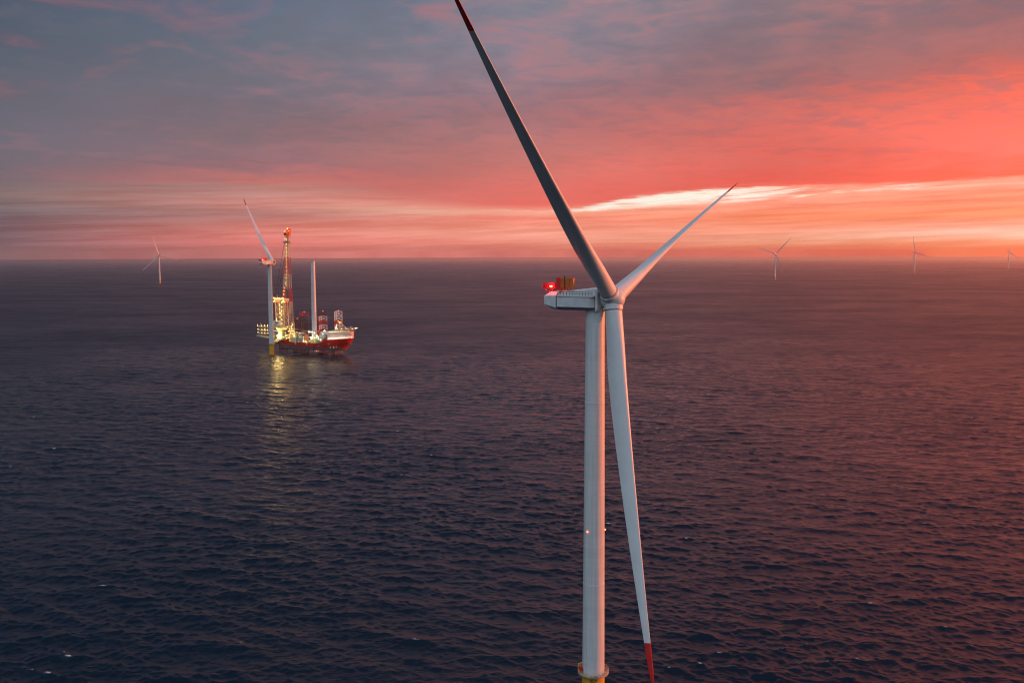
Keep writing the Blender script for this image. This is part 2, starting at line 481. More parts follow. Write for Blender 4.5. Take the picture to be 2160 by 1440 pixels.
    lane = b.m('ADD', b.m('MULTIPLY', b.mr(lanes, 0.3, 0.7, -1.0, 1.0), 0.45), b.m('MULTIPLY', b.mr(lanes2, 0.3, 0.7, -1.0, 1.0), 0.55))
    rough = b.m('MULTIPLY', rough, b.m('ADD', 1.0, b.m('MULTIPLY', lane, 0.30)))
    t.links.new(rough, p.inputs['Roughness'])
    mp = b.n('ShaderNodeMapping'); t.links.new(geo.outputs['Position'], mp.inputs[0])
    mp.inputs['Rotation'].default_value = (0, 0, R(25)); mp.inputs['Scale'].default_value = (0.7, 1.0, 1.0)
    n1 = b.noise(mp.outputs[0], 0.75, 4.0, 0.6, 0.3)
    n2 = b.noise(mp.outputs[0], 2.6, 3.0, 0.6, 0.2)
    h = b.m('ADD', b.m('MULTIPLY', n1, b.m('ADD', 0.22, b.m('MULTIPLY', lane, 0.12))), b.m('MULTIPLY', n2, 0.055))
    # far off, where the mesh only carries swell, the shorter waves are a height texture
    mp2 = b.n('ShaderNodeMapping'); t.links.new(geo.outputs['Position'], mp2.inputs[0])
    mp2.inputs['Rotation'].default_value = (0, 0, R(12)); mp2.inputs['Scale'].default_value = (0.55, 1.0, 1.0)
    n3 = b.noise(mp2.outputs[0], 0.075, 5.0, 0.62, 0.4)
    far = b.mr(ln.outputs['Value'], 600.0, 2200.0, 0.0, 3.4, smooth=False)
    h = b.m('ADD', h, b.m('MULTIPLY', n3, far))
    bp = b.n('ShaderNodeBump'); bp.inputs['Strength'].default_value = 1.0; bp.inputs['Distance'].default_value = 1.0
    t.links.new(h, bp.inputs['Height']); t.links.new(bp.outputs[0], p.inputs['Normal'])
    fa = b.n('ShaderNodeAttribute', attribute_name='foam')
    fn = b.noise(geo.outputs['Position'], 1.6, 4.0, 0.7)
    ff = b.m('MULTIPLY', fa.outputs['Fac'], b.mr(fn, 0.42, 0.6))
    c = b.mix(ff, (0.003, 0.016, 0.030, 1), (0.75, 0.77, 0.78, 1))
    t.links.new(c, p.inputs['Base Color'])
    me.materials.append(m)
    o = bpy.data.objects.new('sea', me); COL.objects.link(o); o['kind'] = 'structure'
    return o


build_sea()

# ------------------------------------------------------------------ wind turbine
HUB_Z, ROTOR_R, OVERHANG = 135.5, 113.6, 5.85
TILT = R(6.5)
TP_TOP = 16.0
HUB_R = 3.15


def blade_mesh(PITCHED):
    """one blade along +Z from the hub; +X is upwind, +Y is along the rotor plane"""
    stn = np.concatenate([np.linspace(HUB_R - 0.35, 12, 7), np.linspace(16, 104, 34), np.linspace(105.5, ROTOR_R, 10)])
    red_from = 0.896 * ROTOR_R
    stn = np.sort(np.append(stn, [red_from]))
    kr = np.array([0, .03, .08, .14, .2, .3, .4, .5, .6, .7, .8, .9, .96, .985, 1.0])
    kc = np.array([5.2, 5.2, 5.35, 5.8, 5.95, 5.6, 5.05, 4.5, 3.9, 3.25, 2.55, 1.85, 1.4, 1.05, .3])
    kt = np.array([1.0, 1.0, .88, .66, .5, .38, .32, .28, .26, .24, .22, .2, .19, .18, .18])   # thickness / chord
    kb = np.array([0, 0, .15, .5, .85, 1, 1, 1, 1, 1, 1, 1, 1, 1, 1])                         # circle -> aerofoil
    ktw = np.array([16, 16, 15, 13, 11, 8, 6, 4, 3, 2, 1, 0, -1, -1, -1])
    n = 28
    bm = bmesh.new(); rings = []
    for r in stn:
        q = r / ROTOR_R
        ch, th, bl, tw = (float(np.interp(q, kr, k)) for k in (kc, kt, kb, ktw))
        pre = 3.0 * q * q + math.sin(R(3.3)) * r
        ang = R(PITCHED + tw)
        ring = []
        for i in range(n):
            a = 2 * math.pi * i / n
            cx = 0.5 * (1 - math.cos(a))                 # 0 leading .. 1 trailing
            yt = 5 * th * (0.2969 * math.sqrt(max(cx, 0)) - 0.126 * cx - 0.3516 * cx ** 2 + 0.2843 * cx ** 3 - 0.1036 * cx ** 4)
            ya = yt * (1 if a < math.pi else -1) + 0.03 * 4 * cx * (1 - cx) * bl
            xa = cx - 0.36
            xc, yc = -0.5 * math.cos(a), 0.5 * th * math.sin(a)
            px = (1 - bl) * xc + bl * xa; py = (1 - bl) * yc + bl * ya
            px *= ch; py *= ch
            # chord direction: from the rotor plane (+Y) turned towards the wind (-X)
            X = -px * math.sin(ang) + py * math.cos(ang)
            Yv = px * math.cos(ang) + py * math.sin(ang)
            ring.append(bm.verts.new((X + pre, Yv, r * math.cos(R(3.3)))))
        rings.append(ring)
    cut = [k for k, r in enumerate(stn) if r >= red_from][0]
    return bm, rings, cut, n


def loft(bm, rings, n, k0, k1):
    for k in range(k0, k1):
        for i in range(n):
            j = (i + 1) % n
            bm.faces.new((rings[k][i], rings[k][j], rings[k + 1][j], rings[k + 1][i]))


def make_blades_data(pitched):
    bm, rings, cut, n = blade_mesh(pitched)
    loft(bm, rings, n, 0, cut)
    bm.faces.new(rings[0][::-1])
    bm.verts.index_update()
    loose = [v for v in bm.verts if not v.link_faces]; bmesh.ops.delete(bm, geom=loose, context='VERTS')
    body = new_obj('blade', bm, M_BLADE, smooth=True)
    bm, rings, cut, n = blade_mesh(pitched)
    loft(bm, rings, n, cut, len(rings) - 1)
    bm.faces.new(rings[-1])
    loose = [v for v in bm.verts if not v.link_faces]; bmesh.ops.delete(bm, geom=loose, context='VERTS')
    tip = new_obj('red_tip', bm, M_RED, smooth=True)
    a, b_ = body.data, tip.data
    bpy.data.objects.remove(body); bpy.data.objects.remove(tip)
    return a, b_


BLADE_ME, TIP_ME = make_blades_data(76.0)                # parked, feathered
RUN_BLADE_ME, RUN_TIP_ME = make_blades_data(14.0)        # turning, set flat to the wind


def link_mesh(name, me, parent=None):
    o = bpy.data.objects.new(name, me); COL.objects.link(o)
    if parent: o.parent = parent
    return o


def text_mesh(s, size):
    cu = bpy.data.curves.new('lettering', 'FONT'); cu.body = s; cu.size = size; cu.align_x = 'CENTER'; cu.align_y = 'CENTER'
    cu.extrude = 0.0; cu.resolution_u = 3
    o = bpy.data.objects.new('lettering_tmp', cu); COL.objects.link(o)
    dg = bpy.context.evaluated_depsgraph_get(); dg.update()
    me = bpy.data.meshes.new_from_object(o.evaluated_get(dg))
    bpy.data.objects.remove(o); bpy.data.curves.remove(cu)
    return me


def make_turbine(label, loc, phi, psis, detail=2, holes=()):
    """phi: compass direction the rotor faces (degrees clockwise from +Y); psis: blade angles"""
    root = thing('wind_turbine', label, 'wind turbine', loc, 0.0, 'wind turbines of the offshore wind farm')
    yaw = math.pi / 2 - R(phi)                          # local +X faces the wind
    seg = 72 if detail == 2 else 32
    # foundation
    bm = bmesh.new(); lathe(bm, [(3.6, -12), (3.6, TP_TOP - 0.6), (3.75, TP_TOP - 0.6), (3.75, TP_TOP - 0.1)], seg)
    tp = smooth_by_angle(new_obj('foundation', bm, M_YEL, root))
    bm = bmesh.new(); lathe(bm, [(3.8, TP_TOP - 0.45), (4.95, TP_TOP - 0.3), (4.95, TP_TOP), (3.5, TP_TOP)], seg, cap0=False, cap1=False)
    new_obj('platform', bm, M_STEEL, tp)
    bm = bmesh.new(); nn = 30 if detail == 2 else 12
    ringp = [(4.85 * math.cos(2 * math.pi * i / nn), 4.85 * math.sin(2 * math.pi * i / nn)) for i in range(nn)]
    rt = 0.05 if detail == 2 else 0.09
    for i in range(nn):
        x, y = ringp[i]; x2, y2 = ringp[(i + 1) % nn]
        tube(bm, (x, y, TP_TOP), (x, y, TP_TOP + 1.15), rt, n=5)
        for h in (0.6, 1.15): tube(bm, (x, y, TP_TOP + h), (x2, y2, TP_TOP + h), rt, n=5)
        tube(bm, (x, y, TP_TOP + 0.12), (x2, y2, TP_TOP + 0.12), 0.1, n=4)
    new_obj('railing', bm, mat('railing_yellow', (0.6, 0.42, 0.2), 0.5), tp)
    if detail == 2:
        bm = bmesh.new()
        ca, sa = math.cos(R(192)), math.sin(R(192))
        def P(r, t, z): return (r * ca - t * sa, r * sa + t * ca, z)
        for (r0, r1, t0, t1, z0, z1) in ((3.75, 4.65, -0.9, 0.5, TP_TOP, TP_TOP + 1.9),):
            vs = [bm.verts.new(P(r, t, z)) for z in (z0, z1) for t in (t0, t1) for r in (r0, r1)]
            for q in ((0, 1, 3, 2), (4, 5, 7, 6), (0, 1, 5, 4), (2, 3, 7, 6), (0, 2, 6, 4), (1, 3, 7, 5)): bm.faces.new([vs[i] for i in q])
        new_obj('red_cabinet', bm, M_RED, tp)
        bm = bmesh.new()
        tube(bm, P(4.75, -0.9, TP_TOP), P(4.75, -0.9, TP_TOP + 2.7), 0.13)
        tube(bm, P(4.75, -0.9, TP_TOP + 2.6), P(3.4, 0.4, TP_TOP + 3.6), 0.12)
        tube(bm, P(3.4, 0.4, TP_TOP + 3.6), P(3.4, 1.8, TP_TOP + 3.5), 0.10)
        tube(bm, P(4.7, -0.9, TP_TOP + 1.3), P(3.9, -0.1, TP_TOP + 3.1), 0.08)
        new_obj('davit_crane', bm, mat('davit_yellow', (0.7, 0.42, 0.12), 0.5), tp)
        a0 = math.atan2(-1, -0.0) + 0.02
        for (da, w, h) in ((0.05, 0.5, 0.9), (-0.22, 0.22, 0.8), (0.13, 0.2, 0.85)):
            bm = bmesh.new(); aa = a0 + da; c2, s2 = math.cos(aa), math.sin(aa)
            vs = []
            for z in (TP_TOP - 0.25, TP_TOP - 0.25 + h):
                for t in (-w, w):
                    for r in (4.97, 5.2): vs.append(bm.verts.new((r * c2 - t * s2, r * s2 + t * c2, z)))
            for q in ((0, 1, 3, 2), (4, 5, 7, 6), (0, 1, 5, 4), (2, 3, 7, 6), (0, 2, 6, 4), (1, 3, 7, 5)): bm.faces.new([vs[i] for i in q])
            new_obj('junction_box', bm, M_STEEL, tp)
        me = text_mesh('BLP', 1.4)
        for v in me.vertices:                           # wrap the letters round the shell
            aa = a0 - 0.0 + (v.co.x - 0.35) / 3.62
            v.co = Vector((3.625 * math.cos(aa), 3.625 * math.sin(aa), TP_TOP - 1.75 + v.co.y))
        me.materials.clear(); me.materials.append(M_BLACK)
        link_mesh('lettering', me, tp)
    # tower
    top = HUB_Z - 3.3
    bm = bmesh.new()
    prof = [(3.55, TP_TOP + 0.02)] + [(3.55 - 0.62 * k / 23.0, TP_TOP + (top - TP_TOP) * k / 23.0) for k in range(1, 23)] + [(2.93, top)]
    lathe(bm, prof, seg)
    tw = smooth_by_angle(new_obj('tower', bm, M_TOWER, root))
    if detail:
        for zf in (0.25, 0.5, 0.75):
            z = TP_TOP + (top - TP_TOP) * zf; r = 3.55 - 0.62 * zf
            bm = bmesh.new(); lathe(bm, [(r + 0.005, z - 0.16), (r + 0.06, z - 0.13), (r + 0.06, z + 0.13), (r + 0.005, z + 0.16)], seg, cap0=False, cap1=False)
            smooth_by_angle(new_obj('flange', bm, M_NAC, tw))
    bm = bmesh.new(); lathe(bm, [(2.96, top - 4.9), (2.99, top - 4.88), (2.99, top - 0.1), (2.95, top - 0.08)], seg, cap0=False, cap1=False)
    smooth_by_angle(new_obj('yaw_collar', bm, M_NAC, tw))
    if detail == 2:
        zz = 62.5; rr = 3.55 - 0.62 * (zz - TP_TOP) / (top - TP_TOP)
        for aa in (R(180 + 47), R(-2)):
            bm = bmesh.new(); ball(bm, ((rr + 0.18) * math.cos(aa), (rr + 0.18) * math.sin(aa), zz), 0.26, 2)
            new_obj('warning_light', bm, M_REDLAMP2, tw, True)
    # nacelle (local frame turned into the wind, origin on the tower axis at hub height)
    nb = bpy.data.objects.new('nacelle', None)
    bm = bmesh.new()
    prism(bm, [(-11.0, -3.2), (1.9, -3.2), (1.9, 3.0), (0.6, 3.0), (-9.4, 1.9), (-11.0, 1.5)], -2.9, 2.9)
    box(bm, -10.8, 1.6, -2.6, 2.6, -3.75, -3.2)
    nac = new_obj('nacelle', bm, M_NAC, root)
    nac.location = (0, 0, HUB_Z); nac.rotation_euler = (0, 0, yaw)
    bm = bmesh.new()                                    # tapered tail
    a = [bm.verts.new((-11.15, y, z)) for y, z in ((-4.3, -3.6), (4.3, -3.6), (5.1, -2.9), (5.1, 0.95), (2.4, 2.3), (-2.4, 2.3), (-5.1, 0.95), (-5.1, -2.9))]
    c = [bm.verts.new(p) for p in ((-13.8, -4.0, -3.1), (-13.8, 4.0, -3.1), (-15.75, 4.3, -1.9), (-15.75, 4.3, 0.7), (-14.3, 2.2, 2.0), (-14.3, -2.2, 2.0), (-15.75, -4.3, 0.7), (-15.75, -4.3, -1.9))]
    for i in range(8):
        j = (i + 1) % 8; bm.faces.new((a[i], a[j], c[j], c[i]))
    bm.faces.new(a); bm.faces.new((c[0], c[1], c[2], c[7])); bm.faces.new((c[7], c[2], c[3], c[6])); bm.faces.new((c[6], c[3], c[4], c[5]))
    bmesh.ops.bevel(bm, geom=list(bm.edges), offset=0.06, segments=1, affect='EDGES')
    new_obj('tail_cover', bm, M_NAC, nac)
    for s in (-1, 1):                                   # side boxes with a chamfered nose
        bm = bmesh.new()
        y0, y1 = s * 2.95, s * 5.2
        lo = [(-10.8, y0), (-10.8, y1), (0.6, y1), (1.7, s * 4.3), (1.7, y0)]
        A = [bm.verts.new((x, y, -2.65)) for x, y in lo]; B = [bm.verts.new((x, y, 0.55)) for x, y in lo]; n = len(lo)
        for i in range(n): bm.faces.new((A[i], A[(i + 1) % n], B[(i + 1) % n], B[i]))
        bm.faces.new(A); bm.faces.new(B[::-1])
        bmesh.ops.bevel(bm, geom=list(bm.edges), offset=0.12, segments=2, affect='EDGES')
        sb = new_obj('side_housing', bm, M_NAC, nac)
        bm = bmesh.new()
        box(bm, -10.85, 1.75, min(s * 2.96, s * 5.3), max(s * 2.96, s * 5.3), 0.56, 1.0)
        new_obj('side_roof_trim', bm, M_NAC, nac)
        bm = bmesh.new()
        yy = s * 5.2
        for i in range(12):
            x = -10.6 + 12.0 * i / 11.0; tube(bm, (x, yy, 1.0), (x, yy, 2.15), 0.065, n=5)
        for h in (0.55, 1.12): tube(bm, (-10.6, yy, 1.0 + h), (1.4, yy, 1.0 + h), 0.06, n=5)
        new_obj('roof_railing', bm, M_DARK, nac)
    if detail:
        bm = bmesh.new()
        for s in (-1, 1):
            box(bm, -11.14, -10.82, min(s * 2.97, s * 5.0), max(s * 2.97, s * 5.0), -2.7, 0.9)
            box(bm, -10.6, 1.65 - 1.2, min(s * 5.205, s * 5.22), max(s * 5.205, s * 5.22), 0.42, 0.52)
        new_obj('dark_joint', bm, M_NACDK, nac)
    bm = bmesh.new()                                    # stepped roof plates
    for i in range(9):
        x0 = -9.2 + i * 1.2
        z = 1.95 + (x0 + 9.2) / 10.8 * 1.15
        box(bm, x0 + 0.05, x0 + 1.14, -2.2, 2.2, z - 0.3, z + 0.28 + (0.12 if i % 2 else 0))
    new_obj('roof_plate', bm, M_ROOF, nac)
    bm = bmesh.new()                                    # front bulkhead
    prism(bm, [(1.95, -3.7), (2.5, -3.7), (2.75, -2.6), (2.75, 2.2), (2.4, 2.6), (1.95, 2.6)], -4.3, 4.3)
    bmesh.ops.bevel(bm, geom=list(bm.edges), offset=0.1, segments=2, affect='EDGES')
    new_obj('front_bulkhead', bm, M_NAC, nac)
    # helicopter hoist platform
    bm = bmesh.new()
    fl = 2.9
    box(bm, -17.00, -10.60, -2.6, 2.6, fl - 0.12, fl)
    for (x0, x1, y0, y1) in ((-17.00, -10.60, -2.66, -2.58), (-17.00, -10.60, 2.58, 2.66), (-17.06, -16.98, -2.6, 2.6)):
        box(bm, x0, x1, y0, y1, fl, fl + 1.55)
    for x in (-17.00, -14.90, -12.80, -10.70):
        for y in (-2.7, 2.7): tube(bm, (x, y, fl - 0.1), (x, y, fl + 1.7), 0.07, n=5)
    for y in (-2.7, 2.7):
        tube(bm, (-17.00, y, fl + 1.7), (-10.70, y, fl + 1.7), 0.06, n=5)
        tube(bm, (-17.00, y, fl - 0.1), (-14.20, y * 0.8, 1.7), 0.12, n=5)
        tube(bm, (-14.20, y * 0.8, 1.7), (-10.80, y * 0.8, 1.6), 0.12, n=5)
        tube(bm, (-13.40, y, fl - 0.1), (-14.20, y * 0.8, 1.7), 0.1, n=5)
        tube(bm, (-11.00, y, fl - 0.1), (-11.00, y * 0.8, 1.4), 0.12, n=5)
    tube(bm, (-12.80, -2.7, fl + 1.7), (-11.60, -2.7, fl + 2.9), 0.07, n=5)
    hp = new_obj('hoist_platform', bm, mat('platform_red', (0.70, 0.014, 0.014), 0.5, vary=0.2), nac)
    bm = bmesh.new(); ball(bm, (-14.00, -2.95, fl + 0.75), 0.3, 2, (1.4, 1, 0.8))
    new_obj('aviation_light', bm, M_REDLAMP, nac, True)
    for i, x in enumerate((-11.95, -10.5, -8.7, -7.3)):
        bm = bmesh.new()
        w = 1.05 if i else 1.3
        box(bm, x - 0.05, x + w, -2.9, -2.1, 3.55, 6.1)
        for y in (-2.95, -2.05):
            tube(bm, (x - 0.05, y, 2.2), (x - 0.05, y, 6.35), 0.08, n=5); tube(bm, (x + w, y, 2.2), (x + w, y, 6.35), 0.08, n=5)
            tube(bm, (x - 0.05, y, 6.25), (x + w, y, 6.25), 0.09, n=5); tube(bm, (x - 0.05, y, 3.5), (x + w, y, 3.5), 0.09, n=5)
        new_obj('cooler', bm, M_COOL if i else mat('platform_red', (0, 0, 0)), nac)
    bm = bmesh.new(); tube(bm, (-9.07, -3.0, 2.4), (-9.07, -3.0, 7.0), 0.16, n=6); tube(bm, (-9.45, -3.0, 6.7), (-8.65, -3.0, 6.7), 0.08, n=6)
    new_obj('weather_mast', bm, M_DARK, nac)
    # hub
    bm = bmesh.new()
    prof = [(0.05, -3.3), (2.5, -3.3), (2.75, -2.9), (3.2, -1.6), (3.35, 0.0), (3.15, 1.5), (2.5, 2.8), (1.5, 3.5), (0.6, 3.75), (0.02, 3.8)]
    lathe(bm, prof, seg)
    bmesh.ops.rotate(bm, cent=(0, 0, 0), matrix=Matrix.Rotation(math.pi / 2, 3, 'Y'), verts=bm.verts)
    hub = smooth_by_angle(new_obj('hub', bm, M_NAC, root), 40)
    hub.rotation_mode = 'QUATERNION'
    hub.location = (math.cos(yaw) * OVERHANG, math.sin(yaw) * OVERHANG, HUB_Z)
    hq = (Matrix.Rotation(yaw, 4, 'Z') @ Matrix.Rotation(-TILT, 4, 'Y'))
    hub.rotation_quaternion = hq.to_quaternion()
    bm = bmesh.new(); tube(bm, (-4.0, 0, 0), (-3.2, 0, 0), 2.35, n=32)
    new_obj('bearing', bm, M_NACDK, hub)
    t0 = psis[0]
    for k in range(3):
        # rotation about the hub axis: blade angle psi measured from straight up
        ra = Matrix.Rotation(R(t0 + 120 * k), 4, 'X')
        bm = bmesh.new()
        tube(bm, (0.12, 0, 1.2), (0.17, 0, HUB_R + 0.25), 2.95, n=40)
        if k >= len(psis):                              # open root where no blade hangs yet
            tube(bm, (0.17, 0, HUB_R + 0.3), (0.17, 0, HUB_R + 0.34), 2.3, n=32, mi=1)
        cl = smooth_by_angle(new_obj('blade_collar', bm, [M_NAC, M_BLACK], hub))
        cl.matrix_local = ra
        if k < len(psis):
            bo = link_mesh('blade', BLADE_ME if detail else RUN_BLADE_ME, root)
            bo.matrix_local = Matrix.Translation(hub.location) @ hq @ ra
            link_mesh('red_tip', TIP_ME if detail else RUN_TIP_ME, bo)
            if detail == 2:
                bm = bmesh.new(); lathe(bm, [(2.62, HUB_R + 0.26), (2.8, HUB_R + 0.28), (2.8, HUB_R + 0.42), (2.62, HUB_R + 0.5)], 48, cap0=False, cap1=False, off=(0.17, 0))
                smooth_by_angle(new_obj('root_ring', bm, M_STEEL, bo))
    return root


make_turbine('nearest wind turbine, its pale tower and three blades filling the middle of the view', (25.8, 293.0, 0), 120.9, [50.9, 170.9, 290.9], 2)
make_turbine('unfinished wind turbine with only one blade hung, beside the red jack-up ship', (-354.0, 1389.8, 0), 38.0, [-34.0], 1)
make_turbine('distant wind turbine on the left, alone in front of the mauve horizon', (-1724.9, 4655.0, 0), 330.0, [105, 225, 345], 0)
make_turbine('distant wind turbine right of the big tower, largest of the far three', (1369.7, 4944.0, 0), 42.0, [45, 165, 285], 0)
make_turbine('distant wind turbine between the other two on the orange right horizon', (2639.1, 6230.7, 0), 75.0, [105, 225, 345], 0)
make_turbine('farthest wind turbine, hazy at the right edge with a blade straight up', (3764.3, 7205.8, 0), 150.0, [0, 120, 240], 0)


# ------------------------------------------------------------------ jack-up installation ship
M_HULL = mat('hull_red', (0.42, 0.012, 0.010), 0.45, vary=0.15, vscale=0.12)
M_HULLG = mat('hull_grey', (0.13, 0.09, 0.095), 0.55, vary=0.2, vscale=0.12)
M_DECK = mat('deck_green_grey', (0.10, 0.11, 0.09), 0.7, vary=0.25, vscale=0.2)
M_SUPER = mat('superstructure_paint', (0.62, 0.53, 0.48), 0.5, vary=0.1, vscale=0.2)
M_WHITE = mat('white_paint', (0.70, 0.69, 0.66), 0.5, vary=0.1)
M_CRANE = mat('crane_cream', (0.62, 0.55, 0.36), 0.5, vary=0.1)
M_CRRED = mat('crane_red', (0.50, 0.02, 0.02), 0.5, vary=0.1)
M_ORANGE = mat('orange_paint', (0.62, 0.17, 0.03), 0.5, vary=0.1)
M_GREY = mat('equipment_grey', (0.22, 0.22, 0.22), 0.6, vary=0.25, vscale=0.3)
M_GREEN = mat('equipment_green', (0.16, 0.24, 0.19), 0.6, vary=0.25, vscale=0.3)
M_LEGDK = mat('leg_dark_red', (0.085, 0.03, 0.03), 0.6, vary=0.2)
M_GLASS = mat('dark_glass', (0.02, 0.025, 0.03), 0.1)
M_LAMP = mat('deck_lamp_light', (1, 0.9, 0.6), 0.4, emit=(1.0, 0.62, 0.16), estr=34.0)
M_LAMPW = mat('white_lamp_light', (1, 0.95, 0.85), 0.4, emit=(1.0, 0.84, 0.55), estr=36.0)
M_FLOOD = mat('floodlight_glass', (1, 0.9, 0.6), 0.4, emit=(1.0, 0.74, 0.25), estr=260.0)
M_NAVRED = mat('red_lamp_light', (1, 0.2, 0.1), 0.4, emit=(1.0, 0.25, 0.18), estr=8.0)

SHIP_O = Vector((-341.94, 1432.72, 0.0)); SHIP_RZ = R(-27.9586)
ship = thing('jackup_ship', 'red and grey jack-up installation ship with a tall lit crane, standing above the water', 'ship', SHIP_O, SHIP_RZ)


def ship_obj(name, bm, m, parent=None, smooth=False):
    return new_obj(name, bm, m, parent or ship, smooth)


def half_beam(x, z):
    xt = float(np.interp(z, [7, 11.5, 17, 25, 36], [112.5, 114.5, 119, 125, 126.5]))
    x0 = 78.0 if z < 12 else 84.0
    hb = 20.3 if z < 8 else 21.0
    if x <= x0: return hb * float(np.interp(x, [0, 10], [0.93, 1.0])), xt
    q = min(1.0, (x - x0) / (xt - x0))
    return hb * max(0.0, 1 - q ** 2.1) ** 0.62, xt


def deck_z(x):
    return float(np.interp(x, [0, 3, 10, 22, 27, 74, 86, 92, 125], [16.6, 17.6, 19.0, 18.6, 17.0, 17.0, 20.0, 23.0, 25.2]))


def hull_ring(zf, ns=44):
    """outline starboard stern -> bow -> port stern; zf gives the height at each x"""
    pts = []
    for k in range(ns + 1):
        q = k / ns
        z_t = zf(110.0 * q)
        xt = half_beam(0, z_t)[1]
        x = xt * (1 - (1 - q) ** 1.25)
        z = zf(x); hb, xt2 = half_beam(x, z)
        x = min(x, xt2); pts.append((x, hb if k < ns else 0.0, z))
    stb = [Vector((x, -h, z)) for x, h, z in pts]
    prt = [Vector((x, h, z)) for x, h, z in pts[:-1]][::-1]
    return stb + prt


def zb(x): return float(np.interp(x, [0, 8, 24, 125], [12.6, 9.8, 7.2, 7.0]))
def zm(x): return float(np.interp(x, [0, 14, 40, 125], [14.6, 13.0, 11.6, 11.2]))


def skin(bm, A, B, close=True):
    n = len(A)
    for i in range(n if close else n - 1):
        j = (i + 1) % n
        bm.faces.new((A[i], A[j], B[j], B[i]))


def build_hull():
    bm = bmesh.new()
    a = [bm.verts.new(p) for p in hull_ring(zm)]
    mid = [bm.verts.new(p) for p in hull_ring(lambda x: 0.5 * (zm(x) + deck_z(x)))]
    c = [bm.verts.new(p) for p in hull_ring(deck_z)]
    skin(bm, a, mid); skin(bm, mid, c)
    h = smooth_by_angle(ship_obj('hull', bm, M_HULL), 50)
    bm = bmesh.new()
    a = [bm.verts.new(p) for p in hull_ring(zb)]; c = [bm.verts.new(p) for p in hull_ring(zm)]
    skin(bm, a, c); bm.faces.new(a)
    smooth_by_angle(new_obj('bottom_plating', bm, M_HULLG, h), 50)
    bm = bmesh.new()
    c = [bm.verts.new(p - Vector((0, 0, 0.6))) for p in hull_ring(deck_z)]
    n = len(c)
    for i in range(n // 2 - 1):
        bm.faces.new((c[i], c[i + 1], c[n - 2 - i], c[n - 1 - i])) if n - 2 - i != i + 1 else None
    ship_obj('deck', bm, M_DECK)
    for x, z, hh in ((100.5, 12.6, 1.3), (106, 11.6, 1.2)):
        bm = bmesh.new(); hb, _ = half_beam(x, z); box(bm, x - 1.4, x + 1.4, -hb - 0.12, -hb + 1.0, z - hh, z + hh)
        ship_obj('thruster_opening', bm, M_BLACK)
    bm = bmesh.new(); box(bm, 69.6, 70.3, -21.5, -21.02, 1.0, 22.0)
    ship_obj('fender_post', bm, M_BLACK)
    bm = bmesh.new(); box(bm, 119.0, 124.0, -4.5, -1.5, 15.5, 18.5)
    bmesh.ops.bevel(bm, geom=list(bm.edges), offset=0.6, segments=2, affect='EDGES')
    ship_obj('anchor', bm, M_HULLG)


build_hull()


def lamp_mesh(r, m, name):
    bm = bmesh.new(); ball(bm, (0, 0, 0), r, 1)
    me = bpy.data.meshes.new(name); bm.to_mesh(me); bm.free(); me.materials.append(m); return me


LAMP_ME = lamp_mesh(0.30, M_LAMP, 'deck_lamp'); LAMPW_ME = lamp_mesh(0.36, M_LAMPW, 'white_lamp')
FLOOD_ME = lamp_mesh(0.9, M_FLOOD, 'floodlight'); NAVR_ME = lamp_mesh(0.35, M_NAVRED, 'marker_lamp')


def lamp(parent, me, p, s=1.0, name='lamp'):
    o = bpy.data.objects.new(name, me); COL.objects.link(o); o.parent = parent
    o.location = p; o.scale = (s, s, s)
    return o


# bow accommodation block follows the bow in plan
def block(bm, x0, zlo, zhi, shrink=0.0, x1=200, zref=None):
    def outline(z, xs):
        pts = []
        for k in range(25):
            xt = half_beam(0, zref or z)[1] - shrink
            x = x0 + (min(xt, x1) - x0) * math.sin(math.pi / 2 * k / 24)
            hb = max(0.0, half_beam(min(x + shrink, xt + shrink), zref or z)[0] - shrink)
            pts.append((x, hb))
        return pts
    pts = outline(zlo(60) if callable(zlo) else zlo, 0)
    L = [(x, -h) for x, h in pts] + [(x, h) for x, h in pts[::-1]]
    L = [p for i, p in enumerate(L) if i == 0 or (abs(p[0] - L[i - 1][0]) + abs(p[1] - L[i - 1][1])) > 0.02]
    A = [bm.verts.new((x, y, zlo(x) if callable(zlo) else zlo)) for x, y in L]
    B = [bm.verts.new((x, y, zhi(x) if callable(zhi) else zhi)) for x, y in L]
    skin(bm, A, B); bm.faces.new(A[::-1]); bm.faces.new(B)


bm = bmesh.new(); block(bm, 94.0, lambda x: deck_z(x) - 0.05, lambda x: 33.6 + (x - 94) * 0.06, 0.15, zref=25)
acc = smooth_by_angle(ship_obj('accommodation', bm, M_SUPER), 45)
bm = bmesh.new()
for z in (26.8, 29.4, 32.0):
    for k in range(26):
        x = 96.0 + 28 * math.sin(math.pi / 2 * k / 27); hb = half_beam(x + 0.15, 25)[0] - 0.15
        x2 = x + 0.8; hb2 = half_beam(x2 + 0.15, 25)[0] - 0.15
        if random.random() < 0.45 or hb2 < 1: continue
        v = [bm.verts.new(q) for q in ((x, -hb - 0.05, z), (x2, -hb2 - 0.05, z), (x2, -hb2 - 0.05, z + 0.8), (x, -hb - 0.05, z + 0.8))]
        bm.faces.new(v)
new_obj('cabin_window', bm, M_GLASS, acc)
bm = bmesh.new(); block(bm, 97.0, 33.8, 36.8, 3.0, 120, zref=25)
smooth_by_angle(ship_obj('bridge', bm, M_WHITE), 40)
bm = bmesh.new(); block(bm, 96.9, 34.9, 36.0, 2.92, 120.1, zref=25)
ship_obj('bridge_window', bm, M_GLASS)
